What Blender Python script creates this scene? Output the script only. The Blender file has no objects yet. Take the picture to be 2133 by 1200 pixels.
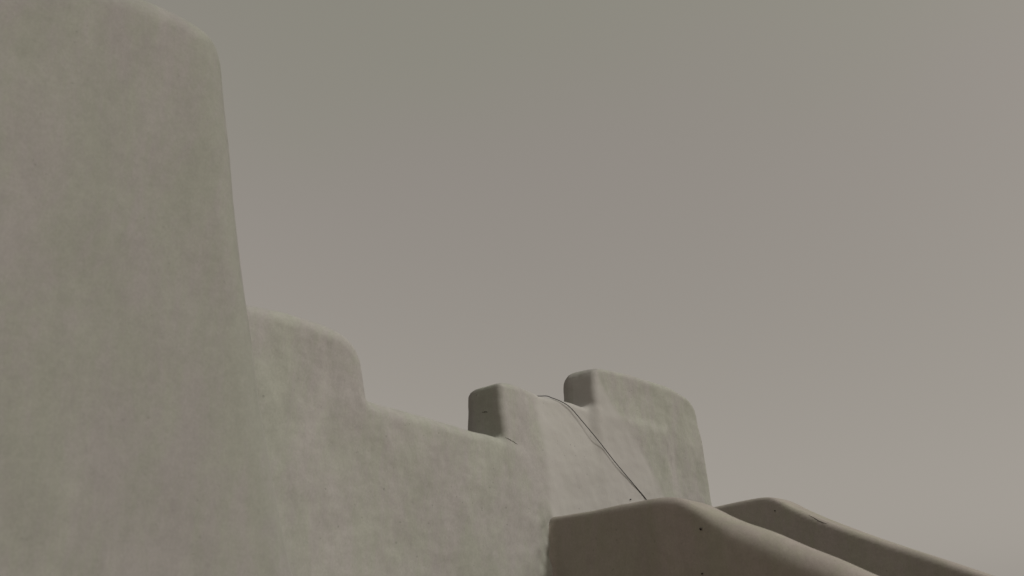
import bpy, math
import numpy as np
from mathutils import Vector, Matrix

scene = bpy.context.scene
COL = scene.collection

# ------------------------------------------------------------------ camera
FPX, W, H, HOR = 1900.0, 2133.0, 1200.0, 1400.0      # focal length, frame and horizon row in photo pixels
PITCH = math.atan((HOR - H / 2) / FPX)
EYE = np.array([0.0, 0.0, 1.6])
cam_d = bpy.data.cameras.new('camera')
cam = bpy.data.objects.new('camera', cam_d)
COL.objects.link(cam)
cam.location = EYE
cam.rotation_euler = (math.pi / 2 + PITCH, 0, 0)
cam_d.sensor_width = 36.0
cam_d.lens = 36.0 * FPX / W
cam_d.clip_end = 5000
cam_d.dof.use_dof = True
cam_d.dof.focus_distance = 8.6
cam_d.dof.aperture_fstop = 1.3
scene.camera = cam

# ------------------------------------------------------------------ wall frame: X along the wall, Y into it, Z up
D = 5.0
VPX = 1984.0
wd = np.array([VPX, (HOR - H / 2) * math.sin(PITCH) + FPX * math.cos(PITCH), 0.0])
wd /= np.linalg.norm(wd)
md = np.array([-wd[1], wd[0], 0.0])
ORG = md * D
ROT = math.atan2(wd[1], wd[0])
F_ = np.array([0, math.cos(PITCH), math.sin(PITCH)])
U_ = np.array([0, -math.sin(PITCH), math.cos(PITCH)])
R_ = np.array([1.0, 0, 0])


def to_local(p):
    q = p - ORG
    return np.array([q @ wd, q @ md, q[2]])


EYE_L = to_local(EYE)


def ray(px, py):
    d = (px - W / 2) * R_ - (py - H / 2) * U_ + FPX * F_
    d = np.array([d @ wd, d @ md, d[2]])
    return d / np.linalg.norm(d)


def on_y(px, py, y):
    d = ray(px, py)
    return EYE_L + d * (y - EYE_L[1]) / d[1]


def on_x(px, py, x):
    d = ray(px, py)
    return EYE_L + d * (x - EYE_L[0]) / d[0]


# ------------------------------------------------------------------ sun and sky
SUN_L = np.array([0.15, -0.70, 0.72])                 # towards the sun, in the wall's frame
sun_dir = SUN_L[0] * wd + SUN_L[1] * md + np.array([0, 0, SUN_L[2]])
sun_dir /= np.linalg.norm(sun_dir)
sl = bpy.data.lights.new('sun', 'SUN')
sl.energy = 1.30
sl.angle = math.radians(7.0)
sl.color = (1.0, 0.96, 0.90)
sun = bpy.data.objects.new('sun', sl)
COL.objects.link(sun)
sun.rotation_euler = Vector(sun_dir).to_track_quat('Z', 'Y').to_euler()
sun.location = (6, -6, 12)

world = bpy.data.worlds.new('World')
scene.world = world
world.use_nodes = True
nt = world.node_tree
nt.nodes.clear()
sky = nt.nodes.new('ShaderNodeTexSky')
sky.sky_type = 'NISHITA'
sky.sun_disc = False
sky.sun_elevation = math.asin(sun_dir[2])
sky.sun_rotation = math.atan2(sun_dir[0], sun_dir[1])
sky.dust_density = 4.0
sky.air_density = 1.0
bw = nt.nodes.new('ShaderNodeRGBToBW')
tint = nt.nodes.new('ShaderNodeMix'); tint.data_type = 'RGBA'; tint.blend_type = 'MULTIPLY'
tint.inputs['Factor'].default_value = 1.0
def wn(k, **kw):
    n = nt.nodes.new(k)
    for a, v in kw.items():
        setattr(n, a, v)
    return n


wtc = wn('ShaderNodeTexCoord')
wsep = wn('ShaderNodeSeparateXYZ')
wnoise = wn('ShaderNodeTexNoise')
wnoise.inputs['Scale'].default_value = 2.2
wnoise.inputs['Detail'].default_value = 4.0
wadd = wn('ShaderNodeMath', operation='MULTIPLY_ADD')
wadd.inputs[1].default_value = 0.34
wmr = wn('ShaderNodeValToRGB')
wmr.color_ramp.interpolation = 'EASE'
cr = wmr.color_ramp.elements
cr[0].position = 0.42; cr[0].color = (1.085, 1.003, 0.90, 1)
cr[1].position = 0.84; cr[1].color = (1.065, 1.02, 0.87, 1)
e = cr.new(0.66); e.color = (1.097, 1.008, 0.91, 1)
nt.links.new(wtc.outputs['Generated'], wsep.inputs[0])
nt.links.new(wtc.outputs['Generated'], wnoise.inputs['Vector'])
nt.links.new(wnoise.outputs['Fac'], wadd.inputs[0])
nt.links.new(wsep.outputs[2], wadd.inputs[2])
nt.links.new(wadd.outputs[0], wmr.inputs[0])
nt.links.new(wmr.outputs[0], tint.inputs['B'])
bg = nt.nodes.new('ShaderNodeBackground')
bg.inputs['Strength'].default_value = 0.1
wo = nt.nodes.new('ShaderNodeOutputWorld')
nt.links.new(sky.outputs[0], bw.inputs[0])
haze = nt.nodes.new('ShaderNodeMath'); haze.operation = 'MULTIPLY_ADD'      # an even veil of high cloud over the clear sky
haze.inputs[1].default_value = 0.66
haze.inputs[2].default_value = 1.52
nt.links.new(bw.outputs[0], haze.inputs[0])
nt.links.new(haze.outputs[0], tint.inputs['A'])
nt.links.new(tint.outputs['Result'], bg.inputs['Color'])
nt.links.new(bg.outputs[0], wo.inputs['Surface'])

scene.view_settings.view_transform = 'Standard'
scene.view_settings.look = 'None'
scene.view_settings.exposure = 0.0
scene.view_settings.gamma = 1.0
scene.view_settings.use_curve_mapping = False


# ------------------------------------------------------------------ node helpers
class NT:
    def __init__(s, name):
        s.m = bpy.data.materials.new(name)
        s.m.use_nodes = True
        s.t = s.m.node_tree
        s.t.nodes.clear()
        s.out = s.n('ShaderNodeOutputMaterial')
        s.b = s.n('ShaderNodeBsdfPrincipled')
        s.l(s.b.outputs[0], s.out.inputs[0])

    def n(s, k, **kw):
        nd = s.t.nodes.new(k)
        for a, v in kw.items():
            setattr(nd, a, v)
        return nd

    def l(s, a, b):
        s.t.links.new(a, b)

    def val(s, x, sock):
        if hasattr(x, 'node'):
            s.l(x, sock)
        else:
            sock.default_value = x

    def math(s, op, a, b=0.0, c=None):
        nd = s.n('ShaderNodeMath', operation=op)
        s.val(a, nd.inputs[0]); s.val(b, nd.inputs[1])
        if c is not None:
            s.val(c, nd.inputs[2])
        return nd.outputs[0]

    def noise(s, vec, scale, detail=3.0, rough=0.55, dist=0.0):
        nd = s.n('ShaderNodeTexNoise')
        s.l(vec, nd.inputs['Vector'])
        nd.inputs['Scale'].default_value = scale
        nd.inputs['Detail'].default_value = detail
        nd.inputs['Roughness'].default_value = rough
        nd.inputs['Distortion'].default_value = dist
        return nd.outputs['Fac']

    def ramp(s, f, lo, hi, a=0.0, b=1.0):
        nd = s.n('ShaderNodeMapRange', interpolation_type='SMOOTHSTEP')
        s.l(f, nd.inputs[0])
        for i, v in enumerate((lo, hi, a, b)):
            nd.inputs[i + 1].default_value = v
        return nd.outputs[0]

    def mix(s, f, a, b, mode='MIX'):
        nd = s.n('ShaderNodeMix', data_type='RGBA', blend_type=mode)
        s.val(f, nd.inputs['Factor'])
        for v, k in ((a, 'A'), (b, 'B')):
            if hasattr(v, 'node'):
                s.l(v, nd.inputs[k])
            else:
                nd.inputs[k].default_value = (*v, 1)
        return nd.outputs['Result']

    def mapping(s, vec, scale=(1, 1, 1), loc=(0, 0, 0)):
        nd = s.n('ShaderNodeMapping')
        s.l(vec, nd.inputs['Vector'])
        nd.inputs['Scale'].default_value = scale
        nd.inputs['Location'].default_value = loc
        return nd.outputs[0]


def plaster(name, base, seed, rough_amt=1.0, streak=1.0, speck=1.0, paler=None):
    """Old limewashed render: greenish and pinkish grey patches, run-down streaks, pits, trowel marks."""
    s = NT(name)
    co = s.n('ShaderNodeTexCoord').outputs['Object']
    co = s.mapping(co, loc=(seed * 3.1, seed * 1.7, seed * 2.3))
    tall = s.mapping(co, scale=(1.0, 1.0, 0.28))
    green = tuple(b * k for b, k in zip(base, (0.972, 1.0, 0.955)))
    pink = tuple(b * k for b, k in zip(base, (1.020, 0.988, 1.034)))
    p1 = s.ramp(s.noise(tall, 2.4, 12, 0.78, 0.4), 0.40, 0.60)
    c = s.mix(p1, green, pink)
    # broad wash differences
    wash = s.ramp(s.noise(tall, 2.6, 12, 0.74, 0.6), 0.30, 0.70, 0.955, 1.035)
    c = s.mix(1.0, c, s.n_rgb(wash), 'MULTIPLY')
    # streaks where rain runs down, broken up and only in places
    st = s.noise(s.mapping(co, scale=(5.0, 5.0, 0.9)), 1.0, 6, 0.62, 0.5)
    stm = s.ramp(s.noise(co, 0.9, 3), 0.40, 0.65)
    c = s.mix(s.math('MULTIPLY', stm, streak), c, s.mix(1.0, c, s.n_rgb(s.ramp(st, 0.32, 0.68, 0.92, 1.04)), 'MULTIPLY'))
    # mottling and grain
    mo = s.noise(co, 13.0, 8, 0.72)
    c = s.mix(1.0, c, s.n_rgb(s.ramp(mo, 0.3, 0.7, 0.95, 1.045)), 'MULTIPLY')
    gn = s.noise(s.mapping(co, scale=(1, 1, 0.7)), 75.0, 6, 0.8)
    c = s.mix(1.0, c, s.n_rgb(s.ramp(gn, 0.3, 0.7, 0.93, 1.06)), 'MULTIPLY')
    if paler:                      # lighter, smoother area marked on the mesh
        at = s.n('ShaderNodeAttribute', attribute_name='paler').outputs['Fac']
        at = s.math('ADD', at, s.math('MULTIPLY_ADD', s.noise(co, 4.0, 5, 0.6), 0.5, -0.25))
        at = s.ramp(at, 0.25, 0.85)
        c = s.mix(s.math('MULTIPLY', at, 0.85), c, tuple(b * k for b, k in zip(base, paler)))
    # dark grains of dirt in pits
    vo = s.n('ShaderNodeTexVoronoi', feature='F1')
    s.l(co, vo.inputs['Vector']); vo.inputs['Scale'].default_value = 19.0
    vo.inputs['Randomness'].default_value = 1.0
    where = s.ramp(s.noise(co, 2.6, 4, 0.6), 0.42, 0.62)
    sz = s.ramp(s.noise(co, 21.0, 2), 0.42, 0.75, 0.02, 0.20)
    pit = s.math('MULTIPLY', s.math('LESS_THAN', vo.outputs['Distance'], sz), where)
    pit = s.math('MULTIPLY', pit, 0.30 * speck)
    c = s.mix(pit, c, tuple(b * 0.35 for b in base))
    s.l(c, s.b.inputs['Base Color'])
    s.b.inputs['Roughness'].default_value = 0.92
    s.b.inputs['Specular IOR Level'].default_value = 0.15
    # relief
    h = s.math('MULTIPLY', s.noise(co, 4.0, 4, 0.55), 0.022)
    h = s.math('MULTIPLY_ADD', s.noise(s.mapping(co, scale=(1, 1, 0.6)), 22.0, 6, 0.7), 0.008, h)
    h = s.math('MULTIPLY_ADD', s.noise(co, 70.0, 6, 0.75), 0.0045, h)
    h = s.math('MULTIPLY_ADD', pit, -0.006, h)
    bp = s.n('ShaderNodeBump')
    bp.inputs['Strength'].default_value = 0.32 * rough_amt
    bp.inputs['Distance'].default_value = 1.0
    s.l(h, bp.inputs['Height'])
    s.l(bp.outputs[0], s.b.inputs['Normal'])
    return s.m


def _n_rgb(s, v):
    nd = s.n('ShaderNodeCombineColor')
    for i in range(3):
        s.l(v, nd.inputs[i])
    return nd.outputs[0]


NT.n_rgb = _n_rgb


def plain(name, col, rough=0.6, metal=0.0):
    s = NT(name)
    co = s.n('ShaderNodeTexCoord').outputs['Object']
    v = s.ramp(s.noise(co, 30, 3), 0.3, 0.7, 0.8, 1.2)
    c = s.mix(1.0, col, s.n_rgb(v), 'MULTIPLY')
    s.l(c, s.b.inputs['Base Color'])
    s.b.inputs['Roughness'].default_value = rough
    s.b.inputs['Metallic'].default_value = metal
    return s.m


BASE = (0.318, 0.316, 0.293)
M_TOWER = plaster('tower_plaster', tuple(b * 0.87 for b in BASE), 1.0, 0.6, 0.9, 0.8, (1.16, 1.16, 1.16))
M_WALL = plaster('wall_plaster', BASE, 2.0, 1.0, 1.0, 1.3, (1.16, 1.14, 1.19))
M_PARA = plaster('parapet_plaster', tuple(b * k for b, k in zip(BASE, (0.955, 0.895, 0.86))), 4.0, 0.9, 0.6, 1.0)  # warm brown of the shaded faces mixed into the base colour
M_CABLE = plain('cable_rubber', (0.009, 0.009, 0.008), 0.6)
M_NAIL = plain('rusty_iron', (0.03, 0.022, 0.018), 0.7, 0.6)


# ------------------------------------------------------------------ distance fields and surfaces
def chaikin(pts, n=2):
    pts = np.asarray(pts, float)
    for _ in range(n):
        nx = np.roll(pts, -1, axis=0)
        pts = np.stack([pts * 0.75 + nx * 0.25, pts * 0.25 + nx * 0.75], 1).reshape(-1, 2)
    return pts


def poly_sdf(px, pz, poly):
    d = np.full(np.broadcast(px, pz).shape, 1e9)
    sgn = np.ones_like(d)
    n = len(poly)
    for i in range(n):
        a = poly[i]; b = poly[i - 1]
        ex, ez = b - a
        wx, wz = px - a[0], pz - a[1]
        t = np.clip((wx * ex + wz * ez) / max(ex * ex + ez * ez, 1e-12), 0, 1)
        bx, bz = wx - ex * t, wz - ez * t
        d = np.minimum(d, bx * bx + bz * bz)
        c1 = pz >= a[1]; c2 = pz < b[1]; c3 = ex * wz > ez * wx
        flip = (c1 & c2 & c3) | (~c1 & ~c2 & ~c3)
        sgn = np.where(flip, -sgn, sgn)
    return sgn * np.sqrt(d)


def extrude(d2, lo, hi, v, r):
    a = d2 + r
    b = np.maximum(lo - v, v - hi) + r
    return np.minimum(np.maximum(a, b), 0) + np.sqrt(np.maximum(a, 0) ** 2 + np.maximum(b, 0) ** 2) - r


def smin(a, b, k):
    h = np.maximum(k - np.abs(a - b), 0) / k
    return np.minimum(a, b) - h * h * k * 0.25


def waves(seed, amp, lmin, lmax, n=14):
    rng = np.random.default_rng(seed)
    ks = rng.normal(size=(n, 3)); ks /= np.linalg.norm(ks, axis=1)[:, None]
    lam = np.exp(rng.uniform(math.log(lmin), math.log(lmax), n))
    ph = rng.uniform(0, 6.28, n)
    am = amp * (lam / lmax) ** 0.7 / math.sqrt(n)

    def f(x, y, z):
        o = 0.0
        for i in range(n):
            o = o + am[i] * np.sin((ks[i, 0] * x + ks[i, 1] * y + ks[i, 2] * z) * 6.283 / lam[i] + ph[i])
        return o
    return f


def surface_nets(sdf, lo, hi, step):
    ax = [np.arange(l, h + step, step) for l, h in zip(lo, hi)]
    X, Y, Z = ax[0][:, None, None], ax[1][None, :, None], ax[2][None, None, :]
    v = sdf(X, Y, Z)
    v = np.broadcast_to(v, tuple(len(a) for a in ax)).astype(np.float32)
    nx, ny, nz = (s - 1 for s in v.shape)
    neg = v < 0
    cnt = np.zeros((nx, ny, nz), np.int8)
    offs = [(i, j, k) for i in (0, 1) for j in (0, 1) for k in (0, 1)]
    for i, j, k in offs:
        cnt += neg[i:i + nx, j:j + ny, k:k + nz]
    cells = np.argwhere((cnt > 0) & (cnt < 8))
    idx = np.full((nx, ny, nz), -1, np.int64)
    idx[tuple(cells.T)] = np.arange(len(cells))
    val = {o: v[cells[:, 0] + o[0], cells[:, 1] + o[1], cells[:, 2] + o[2]] for o in offs}
    acc = np.zeros((len(cells), 3)); num = np.zeros(len(cells))
    for a in offs:
        for d in range(3):
            if a[d] == 0:
                b = tuple(1 if q == d else a[q] for q in range(3))
                va, vb = val[a], val[b]
                cr = (va < 0) != (vb < 0)
                t = np.where(cr, va / np.where(cr, va - vb, 1), 0)
                p = np.tile(np.array(a, float), (len(cells), 1)); p[:, d] = t
                acc += p * cr[:, None]; num += cr
    verts = np.array(lo) + (cells + acc / num[:, None]) * step
    faces = []
    for d in range(3):
        e, f = (d + 1) % 3, (d + 2) % 3
        sl0 = [slice(None)] * 3; sl1 = [slice(None)] * 3
        sl0[d] = slice(0, -1); sl1[d] = slice(1, None)
        a, b = neg[tuple(sl0)], neg[tuple(sl1)]
        for sign, m in ((1, a & ~b), (-1, ~a & b)):
            q = np.argwhere(m)
            ok = (q[:, e] > 0) & (q[:, f] > 0) & (q[:, e] < v.shape[e] - 1) & (q[:, f] < v.shape[f] - 1)
            q = q[ok]

            def cell(de, df):
                c = q.copy(); c[:, e] -= de; c[:, f] -= df
                return idx[c[:, 0], c[:, 1], c[:, 2]]
            quad = np.stack([cell(1, 1), cell(0, 1), cell(0, 0), cell(1, 0)], 1)
            faces.append(quad if sign > 0 else quad[:, ::-1])
    faces = np.concatenate(faces)
    # pull vertices onto the true surface and take normals from the field
    h = step * 0.35
    for it in range(3):
        x, y, z = verts.T
        g = np.stack([sdf(x + h, y, z) - sdf(x - h, y, z), sdf(x, y + h, z) - sdf(x, y - h, z),
                      sdf(x, y, z + h) - sdf(x, y, z - h)], 1) / (2 * h)
        gl = np.maximum(np.linalg.norm(g, axis=1), 1e-4)[:, None]
        if it < 2:
            verts = verts - np.clip(sdf(x, y, z)[:, None], -step * .4, step * .4) * g / gl ** 2 * 0.7
    return verts, faces, g / gl


def mesh_object(name, verts, faces, mat, parent=None, normals=None):
    me = bpy.data.meshes.new(name)
    me.from_pydata(np.asarray(verts).tolist(), [], np.asarray(faces).tolist() if not isinstance(faces, list) else faces)
    me.materials.append(mat)
    me.shade_smooth()
    if normals is not None:
        me.normals_split_custom_set_from_vertices(np.asarray(normals).tolist())
    me.update()
    o = bpy.data.objects.new(name, me)
    COL.objects.link(o)
    if parent is not None:
        o.parent = parent
    return o


def sub_mesh(verts, faces, normals, mask):
    f = faces[mask]
    used, inv = np.unique(f, return_inverse=True)
    return verts[used], inv.reshape(f.shape), normals[used]


def tag(o, label=None, cat=None, group=None, kind=None):
    for k, v in (('label', label), ('category', cat), ('group', group), ('kind', kind)):
        if v:
            o[k] = v
    return o


def place(o, base):
    """put a thing built in the wall's frame at its base (its mesh data is relative to that base)"""
    p = ORG + base[0] * wd + base[1] * md + np.array([0, 0, base[2]])
    o.location = p
    o.rotation_euler = (0, 0, ROT)


def outline_y(pix, y0, r, extra):
    """photo outline -> X,Z polygon on a wall face at depth y0 whose edges are rounded by r"""
    pts = [on_y(px, py, y0 + 0.45 * r)[[0, 2]] for px, py in pix] + [np.array(e) for e in extra]
    return chaikin(pts, 2)


def sstep(a, b, t):
    t = np.clip((t - a) / (b - a), 0, 1)
    return t * t * (3 - 2 * t)


# ------------------------------------------------------------------ ground
g = NT('dry_earth')
gc = g.n('ShaderNodeTexCoord').outputs['Object']
g.l(g.mix(g.noise(gc, 0.8, 8, 0.6), (0.155, 0.098, 0.060), (0.215, 0.142, 0.095)), g.b.inputs['Base Color'])
g.b.inputs['Roughness'].default_value = 0.95
gr = mesh_object('ground', [(-1500, -1500, 0), (1500, -1500, 0), (1500, 1500, 0), (-1500, 1500, 0)], [(0, 1, 2, 3)], g.m)
tag(gr, kind='structure')

# ------------------------------------------------------------------ tall tower on the left
TY, TR = -0.40, 0.25
tower_px = [(-150, -185), (60, -90), (190, -54), (285, -24), (350, 0), (407, 28), (453, 64), (472, 108), (477, 180), (484, 280), (494, 400),
            (507, 540), (520, 650), (533, 760), (551, 900), (577, 1060), (604, 1200), (632, 1330)]
tx1 = on_y(632, 1330, TY)[0]
zt = on_y(-150, -185, TY)[2]
tower_poly = outline_y(tower_px, TY, TR, [(tx1 + 0.06, -0.4), (-4.2, -0.4), (-4.0, zt)])
tw = waves(5, 0.014, 0.5, 2.6)
zj = on_y(535, 720, TY)[2]


t_edge = np.array([on_y(px, py, TY)[[2, 0]] for px, py in tower_px[7:]][::-1])


def tower_sdf(x, y, z):
    d2 = poly_sdf(x[:, :, :] if np.ndim(x) == 3 else x, z, tower_poly) - 0.13 * TR
    front = TY - 0.03 * (3.2 - z)
    t = extrude(d2, front, 2.6, y, TR) + tw(x, y, z)
    # the plaster runs out onto the wall beside it, more and more towards the ground
    xe = np.interp(z, t_edge[:, 0], t_edge[:, 1])
    skirt = np.maximum(np.maximum(0.055 - y, y - 0.4), np.maximum(x - xe - 0.75, z - zj + 0.12))
    return smin(t, skirt, 0.02 + 0.50 * np.clip((zj - z) / 1.5, 0, 1.2))


tlo, thi = (-4.4, -1.0, -0.3), (tx1 + 1.1, 2.8, zt + 0.5)
v, f, nn = surface_nets(tower_sdf, tlo, thi, 0.045)
tbase = np.array([-2.4, 0.6, 0.0])
cen = v[f].mean(1)
cap = (cen[:, 2] > on_y(452, 130, TY)[2])
sv, sf, sn = sub_mesh(v, f, nn, ~cap)
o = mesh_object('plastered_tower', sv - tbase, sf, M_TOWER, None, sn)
fr = sstep(-0.10, 0.16, sv[:, 0] - np.interp(sv[:, 2], t_edge[:, 0], t_edge[:, 1])) * (sv[:, 2] < zj) * (sv[:, 1] < 0.5)  # tower colour lightened to the wall's tone across the join
o.data.attributes.new('paler', 'FLOAT', 'POINT').data.foreach_set('value', fr.astype(np.float32))
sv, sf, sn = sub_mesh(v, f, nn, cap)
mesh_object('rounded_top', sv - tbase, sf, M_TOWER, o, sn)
place(o, tbase)
tag(o, 'tall leaning grey plaster tower with one rounded shoulder, reaching out of the picture', 'tower', None, 'thing')

# ------------------------------------------------------------------ long wall that steps down and up again
WR = 0.115
low_px = [(380, 596), (480, 624), (535, 637), (600, 653), (655, 668), (700, 687), (731, 708), (750, 738), (757, 780), (761, 815),
          (765, 831), (770, 837), (785, 839), (803, 845), (860, 862), (915, 877), (975, 890), (1050, 911), (1085, 924), (1112, 950)]
lx0 = on_y(380, 596, 0)[0]
low_end = on_y(1125, 1010, 0)[0]
low_poly = outline_y(low_px, 0.0, WR, [(low_end, 1.6), (low_end, -0.4), (lx0, -0.4)])
A_Y = 0.0
THICK = 0.50
THICK_A = 0.565
ax0 = on_y(1054, 860, A_Y)[0]
a_px = [(1056, 950, 0), (1042, 806, .05), (1048, 793, .05), (1085, 804, .08), (1130, 820, .13), (1180, 835, .10), (1250, 857, .03), (1330, 882, 0)]
bx0 = on_y(1252, 820, 0)[0]
bx_end = on_y(1440, 860, 0)[0]
a_top = [on_y(px, py, le + 0.03)[[0, 2]] for px, py, le in a_px]
a_lean = np.array([(p[0], le) for p, (_, _, le) in zip(a_top, a_px)][2:])
LEAN = 0.13
a_poly = chaikin(a_top + [np.array(q) for q in ((bx_end - 0.2, a_top[-1][1]), (bx_end - 0.2, -0.4), (ax0, -0.4))], 2)
b_px = [(1247, 950), (1240, 792), (1243, 763), (1275, 767), (1320, 781), (1365, 797), (1415, 815), (1442, 830), (1456, 853), (1460, 895),
        (1466, 940), (1475, 995), (1486, 1058), (1496, 1140), (1510, 1220)]
b_poly = outline_y(b_px, 0.0, 0.07, [(on_y(1510, 1220, 0)[0] + 0.25, -0.4), (bx0, -0.4)])
ww = waves(11, 0.020, 0.35, 1.6)
ww2 = waves(12, 0.0034, 0.07, 0.32, 24)
za_top = on_y(1180, 838, A_Y + LEAN)[2]


wr = waves(13, 0.010, 0.07, 0.2, 22)
jx, jy, jz = on_y(1138, 1090, 0)


def rough(x, y, z):      # crumbled plaster where the front parapet meets the wall
    return wr(x, y, z) * np.exp(-((x - jx) / 0.16) ** 2 - np.maximum(np.abs(z - jz + 0.25) - 0.2, 0) ** 2 / 0.02)


def wall_sdf(x, y, z):
    low = extrude(poly_sdf(x, z, low_poly) - 0.13 * WR, -0.02 * (2.4 - z), THICK, y, WR)
    lean = np.interp(x, a_lean[:, 0], a_lean[:, 1]) * sstep(-0.75, 0.15, z - za_top) * 1.25   # the middle run leans back
    rb = 0.065 + 0.11 * sstep(0.12, 0.42, y)
    a = extrude(poly_sdf(x, z, a_poly) - 0.13 * 0.07, A_Y + lean - 0.02 * (2.4 - z), THICK_A, y, rb)
    b = extrude(poly_sdf(x, z, b_poly) - 0.13 * 0.07, -0.02 * (2.4 - z), THICK, y, rb)
    return smin(smin(low, a, 0.04), b, 0.09) + ww(x, y, z) + ww2(x, y, z) + rough(x, y, z)


wlo = (lx0 - 0.2, -0.35, -0.3)
whi = (on_y(1510, 1220, 0)[0] + 0.5, 0.75, max(low_poly[:, 1].max(), b_poly[:, 1].max()) + 0.2)
v, f, nn = surface_nets(wall_sdf, wlo, whi, 0.026)
wbase = np.array([0.5 * (wlo[0] + whi[0]), 0.2, 0.0])
wall = bpy.data.objects.new('parapet_wall', None)
COL.objects.link(wall)
place(wall, wbase)
tag(wall, 'weathered grey plaster wall stepping down from a rounded shoulder, then up in two blocks', 'wall', None, 'thing')
cen = v[f].mean(1)
z_low = on_y(900, 873, 0)[2]
sh_x = on_y(765, 820, 0)[0]
m_sh = (cen[:, 2] > z_low - 0.02 + 0.03) & (cen[:, 0] < sh_x)
m_b = (cen[:, 0] >= bx0 - 0.01) & (cen[:, 2] > za_top - 0.02)
m_a = (cen[:, 0] >= ax0 - 0.02) & (cen[:, 2] > z_low - 0.03) & ~m_b
for nm, mk in (('lower_run', ~(m_sh | m_a | m_b)), ('shoulder', m_sh), ('raised_block', m_a), ('raised_block', m_b)):
    sv, sf, sn = sub_mesh(v, f, nn, mk)
    wo_ = mesh_object(nm, sv - wbase, sf, M_WALL, wall, sn)
    la = on_y(1125, 900, 0)[0]; lb = on_y(1160, 1000, 0)[0]
    z0 = on_y(1300, 860, 0); z1 = on_y(1400, 1050, 0)
    right = z0[0] + (z0[2] - sv[:, 2]) * (z1[0] - z0[0]) / (z0[2] - z1[2])
    left = la + 0.10
    fr = sstep(left - 0.14, left + 0.14, sv[:, 0]) * (1 - sstep(right - 0.22, right + 0.10, sv[:, 0])) * (sv[:, 1] < 0.3)  # lighter area across the middle run, slanting on its right side
    wo_.data.attributes.new('paler', 'FLOAT', 'POINT').data.foreach_set('value', fr.astype(np.float32))


# ------------------------------------------------------------------ two parapets that come forward from the wall and slope down
def make_parapet(xp, pix, thick, r, r_flat, peak, seed, label, y_back, lean):
    pts = [on_x(px, py, xp + 0.35 * (r if px > peak else r_flat))[[1, 2]] for px, py in pix]
    ypk = on_x(peak, 1040, xp)[1]
    # carry the slope on to the ground beyond the frame
    a, b = pts[-2], pts[-1]
    t = (b[1] - 0.55) / max(a[1] - b[1], 1e-3)
    end = b + (b - a) * t
    pts += [end, np.array([end[0] - 0.25, -0.4]), np.array([y_back, -0.4]), np.array([y_back, pts[0][1]])]
    print('parapet', xp, [tuple(np.round(p, 2)) for p in pts])
    poly = chaikin(pts, 2)
    wv = waves(seed, 0.020, 0.4, 2.0)

    def sdf(x, y, z):
        rr = r + (r_flat - r) * sstep(ypk - 0.45, ypk + 0.05, y)      # crisp on the level part, full and round on the slope
        d2 = poly_sdf(y, z, poly) - 0.10 * rr
        d = extrude(d2, xp + lean * (ztop - z), xp + thick, x, rr) + wv(x, y, z)
        # plaster rounded into the corner with the wall
        skirt = np.maximum(np.maximum(0.03 - y, y - 0.3), np.maximum(xp - 0.16 - x, z - ztop + 0.10))
        return smin(d, skirt, 0.10)
    pl = np.array(pts)
    ztop = on_y(1145, 1078, 0)[2]
    lo = (xp - 0.3, pl[:, 0].min() - 0.3, -0.3)
    hi = (xp + thick + 0.3, y_back + 0.2, pl[:, 1].max() + 0.3)
    v, f, nn = surface_nets(sdf, lo, hi, 0.03)
    base = np.array([xp + thick / 2, -0.6, 0.0])
    cen = v[f].mean(1)
    top = poly_sdf(cen[:, 1], cen[:, 2], poly) > -0.13
    sv, sf, sn = sub_mesh(v, f, nn, ~top)
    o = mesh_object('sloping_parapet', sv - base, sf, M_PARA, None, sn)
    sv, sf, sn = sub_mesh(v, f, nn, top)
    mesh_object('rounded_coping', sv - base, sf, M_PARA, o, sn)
    place(o, base)
    tag(o, label, 'parapet', 'sloping parapets running down from the wall')
    return o, sdf, base


xp1 = on_y(1142, 1110, 0.0)[0]
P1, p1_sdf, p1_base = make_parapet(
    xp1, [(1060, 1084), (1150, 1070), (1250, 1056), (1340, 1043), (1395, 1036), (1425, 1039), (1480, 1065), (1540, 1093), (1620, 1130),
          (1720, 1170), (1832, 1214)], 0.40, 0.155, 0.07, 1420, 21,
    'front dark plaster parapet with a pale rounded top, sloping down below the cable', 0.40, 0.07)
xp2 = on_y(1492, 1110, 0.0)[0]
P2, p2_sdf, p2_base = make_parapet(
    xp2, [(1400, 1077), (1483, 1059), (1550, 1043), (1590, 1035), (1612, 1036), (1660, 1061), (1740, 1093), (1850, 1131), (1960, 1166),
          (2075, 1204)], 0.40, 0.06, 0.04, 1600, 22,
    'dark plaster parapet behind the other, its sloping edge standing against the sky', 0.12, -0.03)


# ------------------------------------------------------------------ small things on the plaster
def hit(px, py, sdf, off=0.0):
    d = ray(px, py); t = 1.5
    for _ in range(200):
        p = EYE_L + d * t
        s = float(np.squeeze(sdf(*[np.array([c]) for c in p]))) - off
        t += max(s * 0.7, 1e-4) if s > 0 else s * 0.7
        if abs(s) < 5e-4 or t > 40:
            break
    return EYE_L + d * t


def normal_at(p, sdf, h=0.01):
    gr = []
    for i in range(3):
        a = p.copy(); b = p.copy(); a[i] += h; b[i] -= h
        gr.append(float(np.squeeze(sdf(*[np.array([c]) for c in a]) - sdf(*[np.array([c]) for c in b]))))
    gr = np.array(gr)
    return gr / np.linalg.norm(gr)


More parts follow.
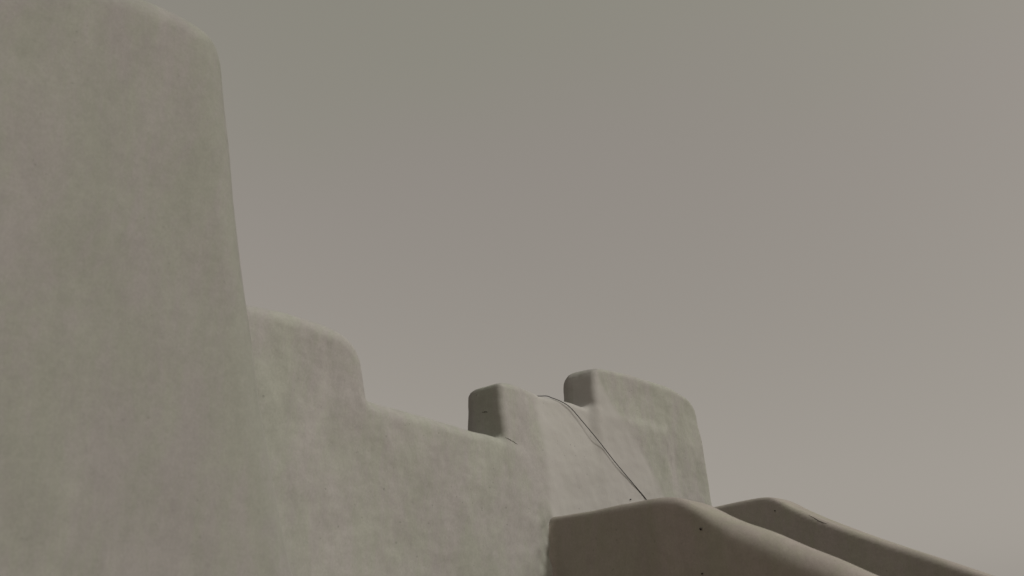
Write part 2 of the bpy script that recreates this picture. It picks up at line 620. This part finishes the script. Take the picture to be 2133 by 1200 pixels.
def tube(pts, radii, seg=8):
    pts = np.asarray(pts, float)
    vs, fs = [], []
    ref = np.array([0.3, 0.2, 0.93])
    for i, p in enumerate(pts):
        t = pts[min(i + 1, len(pts) - 1)] - pts[max(i - 1, 0)]
        t /= np.linalg.norm(t)
        a = np.cross(t, ref); a /= np.linalg.norm(a)
        b = np.cross(t, a)
        r = radii[i] if hasattr(radii, '__len__') else radii
        for k in range(seg):
            an = 2 * math.pi * k / seg
            vs.append(p + r * (math.cos(an) * a + math.sin(an) * b))
        if i:
            for k in range(seg):
                q = (k + 1) % seg
                fs.append(((i - 1) * seg + k, (i - 1) * seg + q, i * seg + q, i * seg + k))
    fs.append(tuple(range(seg))[::-1])
    fs.append(tuple(range((len(pts) - 1) * seg, len(pts) * seg)))
    return vs, fs


def catmull(pts, n=8):
    pts = [np.asarray(p, float) for p in pts]
    pts = [2 * pts[0] - pts[1]] + pts + [2 * pts[-1] - pts[-2]]
    out = []
    for i in range(1, len(pts) - 2):
        p0, p1, p2, p3 = pts[i - 1:i + 3]
        for k in range(n):
            t = k / n
            out.append(0.5 * (2 * p1 + (p2 - p0) * t + (2 * p0 - 5 * p1 + 4 * p2 - p3) * t * t + (3 * p1 - p0 - 3 * p2 + p3) * t ** 3))
    out.append(pts[-2])
    return out


cab_px = [(1150, 829, .012), (1172, 838, .016), (1190, 851, .02), (1215, 880, .03), (1245, 916, .03), (1280, 961, .018), (1315, 1003, .010),
          (1347, 1041, .007), (1385, 1088, .006), (1420, 1133, .005)]


def hang(px, py, sdf, off):
    d = ray(px, py)
    t = np.linspace(5.0, 14.0, 6000)
    p = EYE_L[:, None] + d[:, None] * t
    sd = sdf(*p)
    k = np.argmax(sd < off) if (sd < off).any() else np.argmin(sd)
    return p[:, k]


cab = [hang(a, b, wall_sdf, c) for a, b, c in cab_px]
top = on_y(1131, 825, cab[0][1] + 0.09)
cab = [np.array([top[0] - 0.16, THICK_A + 0.03, top[2] - 0.30]), np.array([top[0] - 0.08, THICK_A - 0.06, top[2] - 0.01]), top] + cab
cv, cf = tube(np.array(catmull(cab)), 0.0037)
cbase = cab[-1]
o = mesh_object('cable', np.array(cv) - cbase, cf, M_CABLE)
place(o, cbase)
tag(o, 'thin black cable hanging loosely over the plaster wall', 'cable')


def nail(px, py, sdf, parent, base, size):
    p = hit(px, py, sdf)
    n = normal_at(p, sdf)
    vs, fs = tube([p - n * 0.02, p + n * 0.008, p + n * 0.010, p + n * 0.015], [size * .5, size * .5, size, size * 0.7], 7)
    mesh_object('nail', np.array(vs) - base, fs, M_NAIL, parent)


nail(1461, 1102, p1_sdf, P1, p1_base, 0.010)
nail(1464, 1195, p1_sdf, P1, p1_base, 0.007)
nail(1615, 1064, p2_sdf, P2, p2_base, 0.007)
nail(1312, 1041, wall_sdf, wall, wbase, 0.007)


M_CRACK = plain('crack_dirt', (0.05, 0.043, 0.036), 0.9)


def crack(pix, sdf, parent, base, width):
    pts = [hit(px, py, sdf) for px, py in pix]
    pts = catmull(pts, 6)
    rng = np.random.default_rng(len(pix))
    pts = [p + rng.normal(size=3) * 0.0012 for p in pts]
    n = len(pts)
    vs, fs = tube(pts, [width * (0.25 + math.sin(math.pi * i / (n - 1)) ** 0.7) for i in range(n)], 6)
    mesh_object('crack', np.array(vs) - base, fs, M_CRACK, parent)


crack([(1052, 911), (1060, 915), (1069, 920), (1078, 926)], wall_sdf, wall, wbase, 0.0022)
crack([(1684, 1073), (1697, 1080), (1710, 1087), (1722, 1091)], p2_sdf, P2, p2_base, 0.0025)
crack([(1004, 859), (1010, 858), (1016, 859)], wall_sdf, wall, wbase, 0.003)
